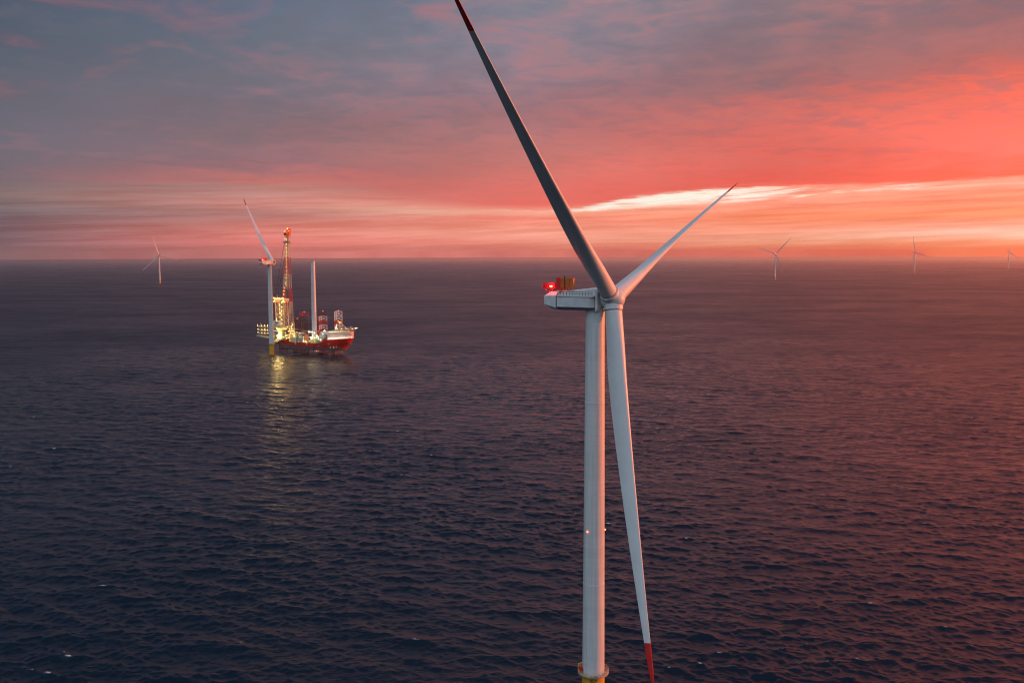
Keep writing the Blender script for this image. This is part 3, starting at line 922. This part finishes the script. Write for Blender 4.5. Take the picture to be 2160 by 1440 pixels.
# helideck
bm = bmesh.new()
hc = (112.5, 1.0)
lathe(bm, [(14.2, 37.9), (15.0, 38.6), (15.0, 39.0)], 8, off=hc)
hd = ship_obj('helideck', bm, M_GREY)
for i in range(8):
    a = 2 * math.pi * i / 8; bm = bmesh.new()
    tube(bm, (hc[0] + 11 * math.cos(a), hc[1] + 11 * math.sin(a), 33.5), (hc[0] + 13.5 * math.cos(a), hc[1] + 13.5 * math.sin(a), 38.0), 0.3, n=6)
    new_obj('support_strut', bm, M_WHITE, hd)
bm = bmesh.new(); lathe(bm, [(15.0, 38.75), (16.3, 39.2), (16.3, 39.35), (15.0, 38.95)], 8, cap0=False, cap1=False, off=hc)
new_obj('safety_net', bm, M_ORANGE, hd)
for i in range(12):
    a = 2 * math.pi * i / 12 + 0.2
    lamp(hd, LAMPW_ME, (hc[0] + 15.4 * math.cos(a), hc[1] + 15.4 * math.sin(a), 39.3), 0.75, 'helideck_lamp')
# lamps in a row at the foot of the accommodation
for k in range(15):
    x = 97.0 + 27.5 * k / 14.0; hb = half_beam(x, 25)[0] + 0.45
    lamp(acc, LAMPW_ME, (x, -hb, deck_z(x) + 1.6 + 0.7 * (k % 2)), 0.6, 'bow_lamp')
for k in range(9):
    x = 97.0 + 24 * k / 8.0; hb = half_beam(x, 25)[0] - 2.4
    lamp(acc, LAMP_ME, (x, -hb, 34.6 + (x - 94) * 0.06), 0.8, 'deck_edge_lamp')


def lattice(bm, p0, p1, w0, w1, bays, r, rb, faces=4, tri=False, mi=None, yaw=0.0):
    """square or triangular lattice between two points; mi(k) gives the material of bay k"""
    p0, p1 = Vector(p0), Vector(p1); d = (p1 - p0).normalized()
    u = Vector((math.cos(yaw), math.sin(yaw), 0)); u = (u - d * u.dot(d)).normalized(); w = d.cross(u)
    nc = 3 if tri else 4
    def corner(i, q):
        a = 2 * math.pi * i / nc + (math.pi / 4 if nc == 4 else 0)
        wd = (w0 + (w1 - w0) * q)
        return p0.lerp(p1, q) + (u * math.cos(a) + w * math.sin(a)) * wd * 0.7071
    for k in range(bays):
        m_ = mi(k) if mi else 0
        qa, qb = k / bays, (k + 1) / bays
        for i in range(nc):
            j = (i + 1) % nc
            tube(bm, corner(i, qa), corner(i, qb), r, n=6, mi=m_)
            tube(bm, corner(i, qb), corner(j, qb), rb, n=5, mi=m_, caps=False)
            tube(bm, corner(i, qa), corner(j, qb), rb, n=5, mi=m_, caps=False)
            tube(bm, corner(j, qa), corner(i, qb), rb, n=5, mi=m_, caps=False)


# jacking legs
def leg(x, y, ztop, mats, mi, w=9.6, bays=11, z0=-12.0):
    bm = bmesh.new()
    lattice(bm, (x, y, z0), (x, y, ztop), w, w, bays, 0.52, 0.24, tri=True, mi=mi, yaw=0.4)
    L = ship_obj('jacking_leg', bm, mats)
    bm = bmesh.new(); box(bm, x - 6.2, x + 6.2, y - 6.0, y + 6.0, 16.6, 25.0)
    new_obj('jack_house', bm, M_GREY, L)
    lamp(L, NAVR_ME, (x + 1.5, y, ztop + 1.0), 1.2, 'top_lamp')
    return L


leg(44.6, -13, 61.5, [M_LEGDK, M_CRRED], lambda k: 1 if k == 10 else 0)
leg(7, 15, 48.5, [M_LEGDK], None, bays=9)
leg(58, 14, 61.0, [M_CRRED, M_WHITE, M_LEGDK], lambda k: {10: 2, 9: 1, 8: 0, 7: 1, 6: 0}.get(k, 0))
leg(91, 9, 63.0, [M_CRRED, M_WHITE], lambda k: 0 if k == 8 else 1, w=9.0)
# crane leg under the pedestal and the forward starboard leg only show below the hull
leg(4, -13, 16.5, [M_LEGDK], None, bays=5)
leg(98, -10, 22.0, [M_LEGDK], None, bays=5, w=7.0)

# ---- crane
CX, CY = 4.0, -13.0
bm = bmesh.new(); lathe(bm, [(6.8, 16.8), (6.4, 18), (6.4, 31.5), (7.6, 34.2)], 32, off=(CX, CY))
smooth_by_angle(ship_obj('crane_pedestal', bm, mat('pedestal_grey', (0.30, 0.31, 0.24), 0.55, vary=0.2, vscale=0.2)))
bm = bmesh.new(); lathe(bm, [(7.8, 34.3), (8.6, 34.8), (8.6, 37.4), (8.0, 37.8)], 32, off=(CX, CY))
slew = smooth_by_angle(ship_obj('slew_ring', bm, M_CRANE))
for k in range(9):
    a = R(180 + 20 * k + 5)
    lamp(slew, LAMP_ME, (CX + 9.0 * math.cos(a), CY + 9.0 * math.sin(a), 36.4), 0.9, 'slew_lamp')
bm = bmesh.new(); box(bm, CX - 9.5, CX + 9.5, CY - 7.5, CY + 9.5, 37.9, 40.2)
hs = ship_obj('crane_house', bm, M_CRANE)
bm = bmesh.new(); box(bm, CX - 10.2, CX + 1.8, CY - 10.2, CY - 4.8, 40.3, 47.8)
bmesh.ops.bevel(bm, geom=list(bm.edges), offset=0.3, segments=2, affect='EDGES')
cab = ship_obj('crane_cab', bm, M_WHITE)
bm = bmesh.new()
for k in range(5): box(bm, CX - 5.6 + k * 1.3, CX - 4.7 + k * 1.3, CY - 10.3, CY - 10.21, 44.0, 46.2)
box(bm, CX - 6.0, CX - 2.6, CY - 10.3, CY - 10.21, 41.3, 42.2)
new_obj('cab_marking', bm, M_DARK, cab)
# A-frame
bm = bmesh.new()
ft = [(CX - 7.4, CY - 5), (CX + 7.6, CY - 5), (CX - 7.4, CY + 5), (CX + 7.6, CY + 5)]
tp_ = [(CX - 9.4, CY - 4), (CX + 7.2, CY - 4), (CX - 9.4, CY + 4), (CX + 7.2, CY + 4)]
for (a, c) in zip(ft, tp_): tube(bm, (*a, 40.2), (*c, 80.0), 0.85, n=8)
for i, j in ((0, 1), (2, 3), (0, 2), (1, 3)):
    for z in (48, 58, 68, 78):
        q = (z - 40.2) / 39.8
        A = Vector((*ft[i], 40.2)).lerp(Vector((*tp_[i], 80)), q); B = Vector((*ft[j], 40.2)).lerp(Vector((*tp_[j], 80)), q)
        tube(bm, A, B, 0.32, n=6)
        q2 = max(0.0, q - 0.25); A2 = Vector((*ft[i], 40.2)).lerp(Vector((*tp_[i], 80)), q2); B2 = Vector((*ft[j], 40.2)).lerp(Vector((*tp_[j], 80)), q2)
        tube(bm, A2, B, 0.28, n=6); tube(bm, B2, A, 0.28, n=6)
box(bm, CX - 11.5, CX + 9.5, CY - 5.5, CY + 5.5, 79.6, 81.2)
box(bm, CX - 11.5, CX - 8.0, CY - 5.5, CY + 5.5, 76.0, 79.5); box(bm, CX + 5.0, CX + 9.5, CY - 5.5, CY + 5.5, 76.0, 79.5)
for x in (-11.3, -7, -3, 1, 5, 9.3): tube(bm, (CX + x, CY - 5.4, 81.2), (CX + x, CY - 5.4, 83.6), 0.12, n=5)
tube(bm, (CX - 11.3, CY - 5.4, 82.9), (CX + 9.3, CY - 5.4, 82.9), 0.12, n=5)
tube(bm, (CX - 9, CY, 81), (CX - 9, CY, 87), 0.25, n=6); tube(bm, (CX + 7, CY, 81), (CX + 7, CY, 88), 0.25, n=6)
af = smooth_by_angle(ship_obj('crane_frame', bm, M_CRANE), 40)
for k in range(8):
    lamp(af, LAMP_ME, (CX - 11 + 20 * k / 7.0, CY - 6.1, 82.2 - (k % 3) * 0.9), 1.05, 'frame_lamp')
for x, z in ((-10.6, 76.5), (-8.8, 77.6), (6.0, 76.6), (8.6, 78.2), (9.8, 76.5)): lamp(af, LAMP_ME, (CX + x, CY - 6.0, z), 1.0, 'frame_lamp')
for k in range(11):
    lamp(af, LAMP_ME, (CX + 1.6 + 2.2 * (-1) ** k * 0.8, CY - 4.9, 44.0 + k * 3.1), 0.95, 'frame_lamp')
for k in range(6):
    lamp(af, LAMP_ME, (CX - 6.6 + 0.25 * k, CY - 5.2, 50.0 - k * 1.6), 0.7, 'frame_lamp')
# boom: two separate lower legs that meet higher up, then one lattice mast
bx0, btx = CX + 10.5, CX + 15.5
bm = bmesh.new()
def bmi(k): return 0
zs = [42, 58, 72, 86, 100, 118, 138, 160, 176]
hw = [8.4, 7.6, 6.9, 6.2, 5.3, 4.6, 4.2, 3.8, 3.4]
def bc(z): return Vector((bx0 + (btx - bx0) * (z - 42) / 140.0, CY - 1.0, z))
def bw(z): return float(np.interp(z, zs, hw))
def band(z):
    if z >= 168: return 0
    if z >= 142: return 1
    if z >= 117: return 0
    if z >= 95: return 1
    if z >= 74: return 0
    return 1
z = 42.0
while z < 178.0:
    z2 = min(178.0, z + 5.0); m_ = band(z)
    dy = float(np.interp(z, [42, 181], [2.6, 1.6]))
    for s in (-1, 1):
        if z < 96:                                      # open legs
            for e in (-1, 1):
                for t in (-1, 1):
                    a = bc(z) + Vector((s * bw(z) + e * 1.15, t * dy, 0)); c = bc(z2) + Vector((s * bw(z2) + e * 1.15, t * dy, 0))
                    tube(bm, a, c, 0.32, n=5, mi=m_, caps=False)
            for t in (-1, 1):
                e0 = 1 if int(z / 5.0) % 2 else -1
                tube(bm, bc(z) + Vector((s * bw(z) - e0 * 1.15, t * dy, 0)), bc(z2) + Vector((s * bw(z2) + e0 * 1.15, t * dy, 0)), 0.2, n=5, mi=m_, caps=False)
        else:
            for t in (-1, 1):
                tube(bm, bc(z) + Vector((s * bw(z), t * dy, 0)), bc(z2) + Vector((s * bw(z2), t * dy, 0)), 0.36, n=6, mi=m_, caps=False)
                tube(bm, bc(z) + Vector((s * bw(z), t * dy, 0)), bc(z2) + Vector((-s * bw(z2), t * dy, 0)), 0.15, n=5, mi=m_, caps=False)
                tube(bm, bc(z2) + Vector((-s * bw(z2), t * dy, 0)), bc(z2) + Vector((s * bw(z2), t * dy, 0)), 0.13, n=5, mi=m_, caps=False)
    z = z2
for zz in (62, 78, 95): tube(bm, bc(zz) - Vector((bw(zz), 0, 0)), bc(zz) + Vector((bw(zz), 0, 0)), 0.4, n=6, mi=band(zz))
# ladder trunk up the middle
tube(bm, bc(96), bc(178), 0.55, n=6, mi=2)
boom = ship_obj('crane_boom', bm, [M_CRRED, M_CRANE, M_GREY])
bm = bmesh.new(); hz = 175.0; hb_ = bc(hz)
prism(bm, [(hb_.x - 3.4, hz), (hb_.x + 3.6, hz), (hb_.x + 4.6, hz + 7.5), (hb_.x + 2.0, hz + 9.5), (hb_.x - 1.5, hz + 6.0), (hb_.x - 3.6, hz + 4.5)], CY - 3, CY + 1.5)
new_obj('boom_head', bm, mat('boom_head_orange', (0.6, 0.06, 0.01), 0.5), boom)
bm = bmesh.new(); tube(bm, (hb_.x - 3.6, CY - 3.4, hz + 1.5), (hb_.x - 3.6, CY + 2, hz + 1.5), 1.9, n=20)
smooth_by_angle(new_obj('sheave', bm, M_BLACK, boom))
bm = bmesh.new(); zz = 164.5; q = bc(zz); box(bm, q.x - 5.2, q.x + 3.2, CY - 4.4, CY + 1.6, zz - 0.9, zz + 0.5)
tube(bm, (q.x - 8.2, CY - 3.5, zz + 0.6), (q.x + 5.5, CY - 3.5, zz + 0.6), 0.16, n=5)
new_obj('boom_platform', bm, M_DARK, boom)
for zz in (150.5, 156.5, 162, 168.5, 145, 139, 133.5, 128, 122.5, 117, 112, 106.5, 101):
    p = bc(zz); lamp(boom, LAMP_ME, (p.x + 0.3, CY - 4.0, zz), 0.75, 'boom_lamp')
for zz, dx in ((97, -3.4), (92.5, -3.8), (87.5, -4.2), (104, -1.5)): lamp(boom, LAMP_ME, (bc(zz).x + dx, CY - 4.4, zz), 0.95, 'boom_lamp')
for dx, dz, s in ((2.6, 9.6, 1.8), (4.6, 6.0, 1.2), (-2.8, 5.6, 1.3), (-3.0, -5.5, 1.1)):
    lamp(boom, LAMP_ME, (hb_.x + dx, CY - 3.6, hz + dz), s * 0.6, 'boom_lamp')
for y in (-3.2, 2.2):
    bm = bmesh.new(); tube(bm, (bc(165).x - 4.0, CY + y, 165), (CX - 10.0, CY + y, 82), 0.27, n=6); ship_obj('pendant_cable', bm, M_DARK)
for x in (-1.5, 1.5):
    bm = bmesh.new(); tube(bm, (bc(176).x + x, CY - 2.5, 176), (bc(60).x + x * 0.6, CY - 3.5, 84), 0.14, n=5); ship_obj('hoist_rope', bm, M_DARK)
fl_ = lamp(ship, FLOOD_ME, (CX - 1.0, CY - 9.0, 26.0), 1.25, 'floodlight')
lamp(ship, FLOOD_ME, (66.0, -20.6, 24.0), 0.42, 'floodlight')

# ---- deck equipment
def equip(name, x0, x1, y0, y1, z0, z1, m, bev=0.25):
    bm = bmesh.new(); box(bm, x0, x1, y0, y1, z0, z1)
    bmesh.ops.bevel(bm, geom=list(bm.edges), offset=bev, segments=1, affect='EDGES')
    return ship_obj(name, bm, m)


equip('winch_house', 37.5, 46.5, -20.4, -15.2, 16.8, 30.5, M_GREY)
equip('winch_house', 30, 37, -8, 0, 16.8, 27.0, M_GREY)
equip('generator_module', 26, 36, -20, -12, 16.8, 24.0, M_CRANE)
equip('generator_module', 22, 33, -10, 8, 16.8, 30.0, M_CRANE)
equip('ventilation_trunk', 52.4, 57.0, -20.2, -16.8, 16.8, 29.0, M_ORANGE)
equip('ventilation_trunk', 60.0, 62.5, -3, 1, 16.8, 33.5, M_ORANGE)
equip('control_container', 74, 87, -19.6, -12, 18.5, 25.2, M_GREEN)
equip('control_container', 78, 92, -19.0, -12, 25.4, 31.0, M_GREY)
equip('deck_house', 70, 92, -6, 12, 16.8, 33.0, M_WHITE)
equip('deck_house', 84, 94, -20, -11, 19.5, 24.0, M_CRRED)
equip('supply_container', 47, 52, -20, -17, 16.8, 19.6, M_ORANGE)
equip('supply_container', 16, 22, -19.5, -16.5, 18.4, 21.2, M_CRRED)
equip('fuel_tank', 8, 15, 4, 9, 17.5, 26, M_WHITE)
equip('jacking_control', 12, 20, -9, -3, 18, 33.0, M_CRRED)
# lattice work and racks between the modules
for (x, y, z0, z1, w, m) in ((27, -16, 17, 46, 3.2, M_CRANE), (31, -6, 17, 42, 3.4, M_LEGDK), (35, 4, 17, 44, 4.2, M_LEGDK), (21, -14, 18, 38, 3.0, M_CRANE)):
    bm = bmesh.new(); lattice(bm, (x, y, z0), (x, y, z1), w, w, 8, 0.28, 0.16); ship_obj('access_tower', bm, m)
bm = bmesh.new()
for z in (33.6,):
    box(bm, 44, 70, -18.6, -17.9, z, z + 0.8); box(bm, 44, 70, -10.6, -9.9, z, z + 0.8)
    for x in (44.5, 51, 57.5, 64, 69.5): box(bm, x, x + 0.6, -17.9, -10.6, z + 0.1, z + 0.7); box(bm, x, x + 0.5, -18.5, -18.0, 17, z)
ship_obj('walkway', bm, M_STEEL)
# slanting gangway at the starboard quarter
bm = bmesh.new(); lattice(bm, (-5, -21.6, 16.2), (27, -21.6, 27.6), 2.6, 2.6, 12, 0.3, 0.2)
gw = ship_obj('gangway', bm, M_CRANE)
bm = bmesh.new(); prism(bm, [(-5, 15.1), (27, 26.5), (27, 26.9), (-5, 15.5)], -22.8, -20.4)
new_obj('gangway_floor', bm, M_CRANE, gw)
for k in range(9): lamp(gw, LAMP_ME, (-3 + 3.6 * k, -23.6, 18.2 + 1.28 * k), 0.62, 'gangway_lamp')
# stern outrigger that carries the blade rack
bm = bmesh.new(); prism(bm, [(2, 16.6), (2, 12.9), (-20, 16.6), (-60, 21.4), (-60, 22.6), (-2, 18.6)], 0.0, 12.0)
ship_obj('stern_outrigger', bm, M_CRANE)
bm = bmesh.new(); box(bm, -24, -6, -8, -4, 30.5, 32.4); box(bm, -8, -3, -12, -4, 30.3, 32.2)
ship_obj('crane_rest_beam', bm, M_WHITE)
# work lamps all over the deck
spots = []
for k in range(62):
    x = random.uniform(12, 92); y = random.choice([-21.0, -20.7, -15, -12.2])
    zlo = deck_z(x) + 1.2
    z = zlo + random.choice([0.5, 2.5, 5.0, 7.5, 10.0, 13.5, 15.5]) if x < 92 else zlo + 1
    if 52 < x < 60 and z > 24: z = 20
    spots.append((x, y - 0.3, min(z, 36)))
for i, p in enumerate(spots):
    lamp(ship, LAMP_ME if p[0] < 50 else LAMPW_ME, p, random.uniform(0.5, 1.0), 'deck_lamp')
for x, z in ((24, 30), (25, 33), (27, 37), (26, 40), (28, 43), (20, 33), (22, 36), (19, 39), (29, 34), (31, 31)):
    lamp(ship, LAMP_ME, (x, -18.4, z), 0.85, 'deck_lamp')
for x in (71.5, 74.5, 77.0): lamp(ship, NAVR_ME, (x, -20.6, 6.4), 0.9, 'marker_lamp')
for x, z in ((36, 15.4), (57, 15.8), (78, 13.4), (96.5, 17.3), (99, 12.4), (103, 12.4), (107, 12.4)):
    lamp(ship, LAMPW_ME, (x, -half_beam(x, 17)[0] - 0.5, z), 0.42, 'hull_lamp')
# deck crane by the bow leg
bm = bmesh.new(); tube(bm, (100, 2, 36.8), (100, 2, 45.5), 0.9, n=10); box(bm, 98.2, 102.6, 0.2, 3.8, 45.5, 48.4)
dcr = ship_obj('deck_crane', bm, M_CRANE)
bm = bmesh.new(); tube(bm, (102, 2, 47), (110.5, 2, 40.5), 0.45, n=6)
new_obj('jib', bm, M_CRANE, dcr)
for p in ((99, -0.4, 49), (102, -0.2, 47.5), (97, -1, 44), (96, -1, 41), (98, -1, 38.5)): lamp(dcr, LAMP_ME, p, 0.85, 'crane_lamp')

# the stronger work lights that really light the deck and the water
def work_light(p, watts, r=0.7, col=(1.0, 0.62, 0.17)):
    d = bpy.data.lights.new('work_light', 'POINT'); d.energy = watts; d.shadow_soft_size = r; d.color = col
    o = bpy.data.objects.new('work_light', d); COL.objects.link(o); o.parent = ship; o.location = p


work_light((CX - 1.5, CY - 11.5, 26.5), 13000, 1.2)
work_light((24.5, -23.5, 30.5), 2200)
work_light((CX + 1.6, CY - 8.0, 60.0), 2600)
work_light((CX - 2.0, CY - 9.0, 78.0), 2000)
work_light((48.5, -24.0, 27.0), 1300, col=(1.0, 0.8, 0.5))
work_light((66.0, -22.5, 27.0), 2000, col=(1.0, 0.78, 0.4))
work_light((84.0, -23.5, 28.0), 1100, col=(1.0, 0.85, 0.6))
work_light((104.0, -24.5, 27.5), 1500, col=(1.0, 0.58, 0.34))
work_light((118.0, -17.5, 29.0), 1000, col=(1.0, 0.58, 0.34))
work_light((CX + 14, CY - 6.0, 118.0), 1000)
work_light((CX + 14, CY - 6.0, 150.0), 900)
work_light((CX + 14, CY - 6.0, 180.0), 600)
work_light((-45.0, -2.5, 30.0), 1800)

# ------------------------------------------------------------------ cargo on the ship
def on_ship(v): return Matrix.Translation(SHIP_O) @ Matrix.Rotation(SHIP_RZ, 4, 'Z') @ Vector(v)


t = thing('tower_section', 'pale tapered turbine tower standing on the deck of the red ship, without nacelle or blades', 'tower section', on_ship((60.6, -8, 16.5)), SHIP_RZ)
bm = bmesh.new(); lathe(bm, [(3.75, 1.0)] + [(3.75 - 0.8 * k / 20.0, 1.0 + 119.2 * k / 20.0) for k in range(1, 21)], 40)
o = smooth_by_angle(new_obj('tower_shell', bm, M_TOWER, t))
bm = bmesh.new(); lathe(bm, [(2.98, 120.25), (3.05, 120.3), (3.05, 120.7), (2.9, 120.75)], 40); new_obj('top_flange', bm, M_STEEL, t)
bm = bmesh.new(); lathe(bm, [(7.0, 0.0), (6.8, 4.6), (4.3, 8.5), (3.8, 8.6)], 24, cap1=False)
smooth_by_angle(new_obj('sea_fastening', bm, mat('fastening_yellow', (0.62, 0.46, 0.18), 0.55, vary=0.15), t))

rk = thing('blade_rack', 'open steel rack with three tiers of spare blades overhanging the stern of the red ship', 'rack', on_ship((0, 6, 22.7)), SHIP_RZ)
bm = bmesh.new()
for x in (-60.5, -53.8, -47.1, -40.4, -33.7):
    for y in (-5.0, 5.0):
        tube(bm, (x, y, 0), (x, y, 16.0), 0.38, n=6)
    for z in (0.3, 5.4, 10.6, 15.7): tube(bm, (x, -5.2, z), (x, 5.2, z), 0.34, n=6)
for y in (-5.0, 5.0):
    for z in (0.3, 5.4, 10.6, 15.7): tube(bm, (-61, y, z), (-33, y, z), 0.34, n=6)
new_obj('rack_frame', bm, M_LEGDK, rk)
for x in (-58, -51.5, -50.2, -45, -40.6):
    bm = bmesh.new(); tube(bm, (x, -5, 16.0), (x, -5, 23.0), 0.3, n=5); new_obj('rack_post', bm, M_DARK, rk)
bm = bmesh.new(); box(bm, -61.5, -2, -6.2, 6.2, -0.5, 0.05); new_obj('rack_floor', bm, mat('rack_floor_paint', (0.5, 0.46, 0.32), 0.6), rk)
for k in range(4):
    for z in (2.9, 8.0, 13.2): lamp(rk, LAMP_ME, (-57.2 + 6.7 * k, -5.9, z + 1.3), 0.62, 'rack_lamp')
    lamp(rk, LAMP_ME, (-57.2 + 6.7 * k, -5.9, 16.3), 0.62, 'rack_lamp')
RACKED = bpy.data.meshes.new_from_object(link_mesh('racked_tmp', BLADE_ME)); bpy.data.objects.remove(bpy.data.objects['racked_tmp'])
sides = ['near', 'far']; tiers = ['lowest', 'middle', 'top']
for j, y in enumerate((3.6, 8.4)):
    for i, z in enumerate((25.7, 30.8, 36.0)):
        bl = link_mesh('stored_blade', BLADE_ME)
        bl['label'] = f'pale spare blade in the {tiers[i]} tier of the stern rack, {"crane side" if j == 0 else "far side"}'
        bl['category'] = 'turbine blade'; bl['group'] = 'spare blades in the stern rack'
        T = Matrix.Translation(SHIP_O) @ Matrix.Rotation(SHIP_RZ, 4, 'Z') @ Matrix.Translation((-63, y, z)) @ Matrix.Rotation(math.pi / 2, 4, 'Y') @ Matrix.Rotation(R(55), 4, 'Z') @ Matrix.Diagonal((0.8, 0.8, 0.98, 1))
        bl.matrix_world = T
        tp2 = link_mesh('red_tip', TIP_ME, bl)

# ------------------------------------------------------------------ evening haze over the water
bm = bmesh.new(); box(bm, -25500, 25500, -25500, 25500, -16.0, 262.0)
hz_o = new_obj('haze', bm, [])
hz_o['kind'] = 'stuff'
m = bpy.data.materials.new('haze_air'); m.use_nodes = True
t_ = m.node_tree; t_.nodes.remove(t_.nodes['Principled BSDF'])
pv = t_.nodes.new('ShaderNodeVolumePrincipled')
pv.inputs['Color'].default_value = (0.94, 0.92, 0.92, 1); pv.inputs['Density'].default_value = 2.8e-5
pv.inputs['Anisotropy'].default_value = 0.74
t_.links.new(pv.outputs[0], t_.nodes['Material Output'].inputs['Volume'])
m.cycles.homogeneous_volume = True
hz_o.data.materials.append(m)
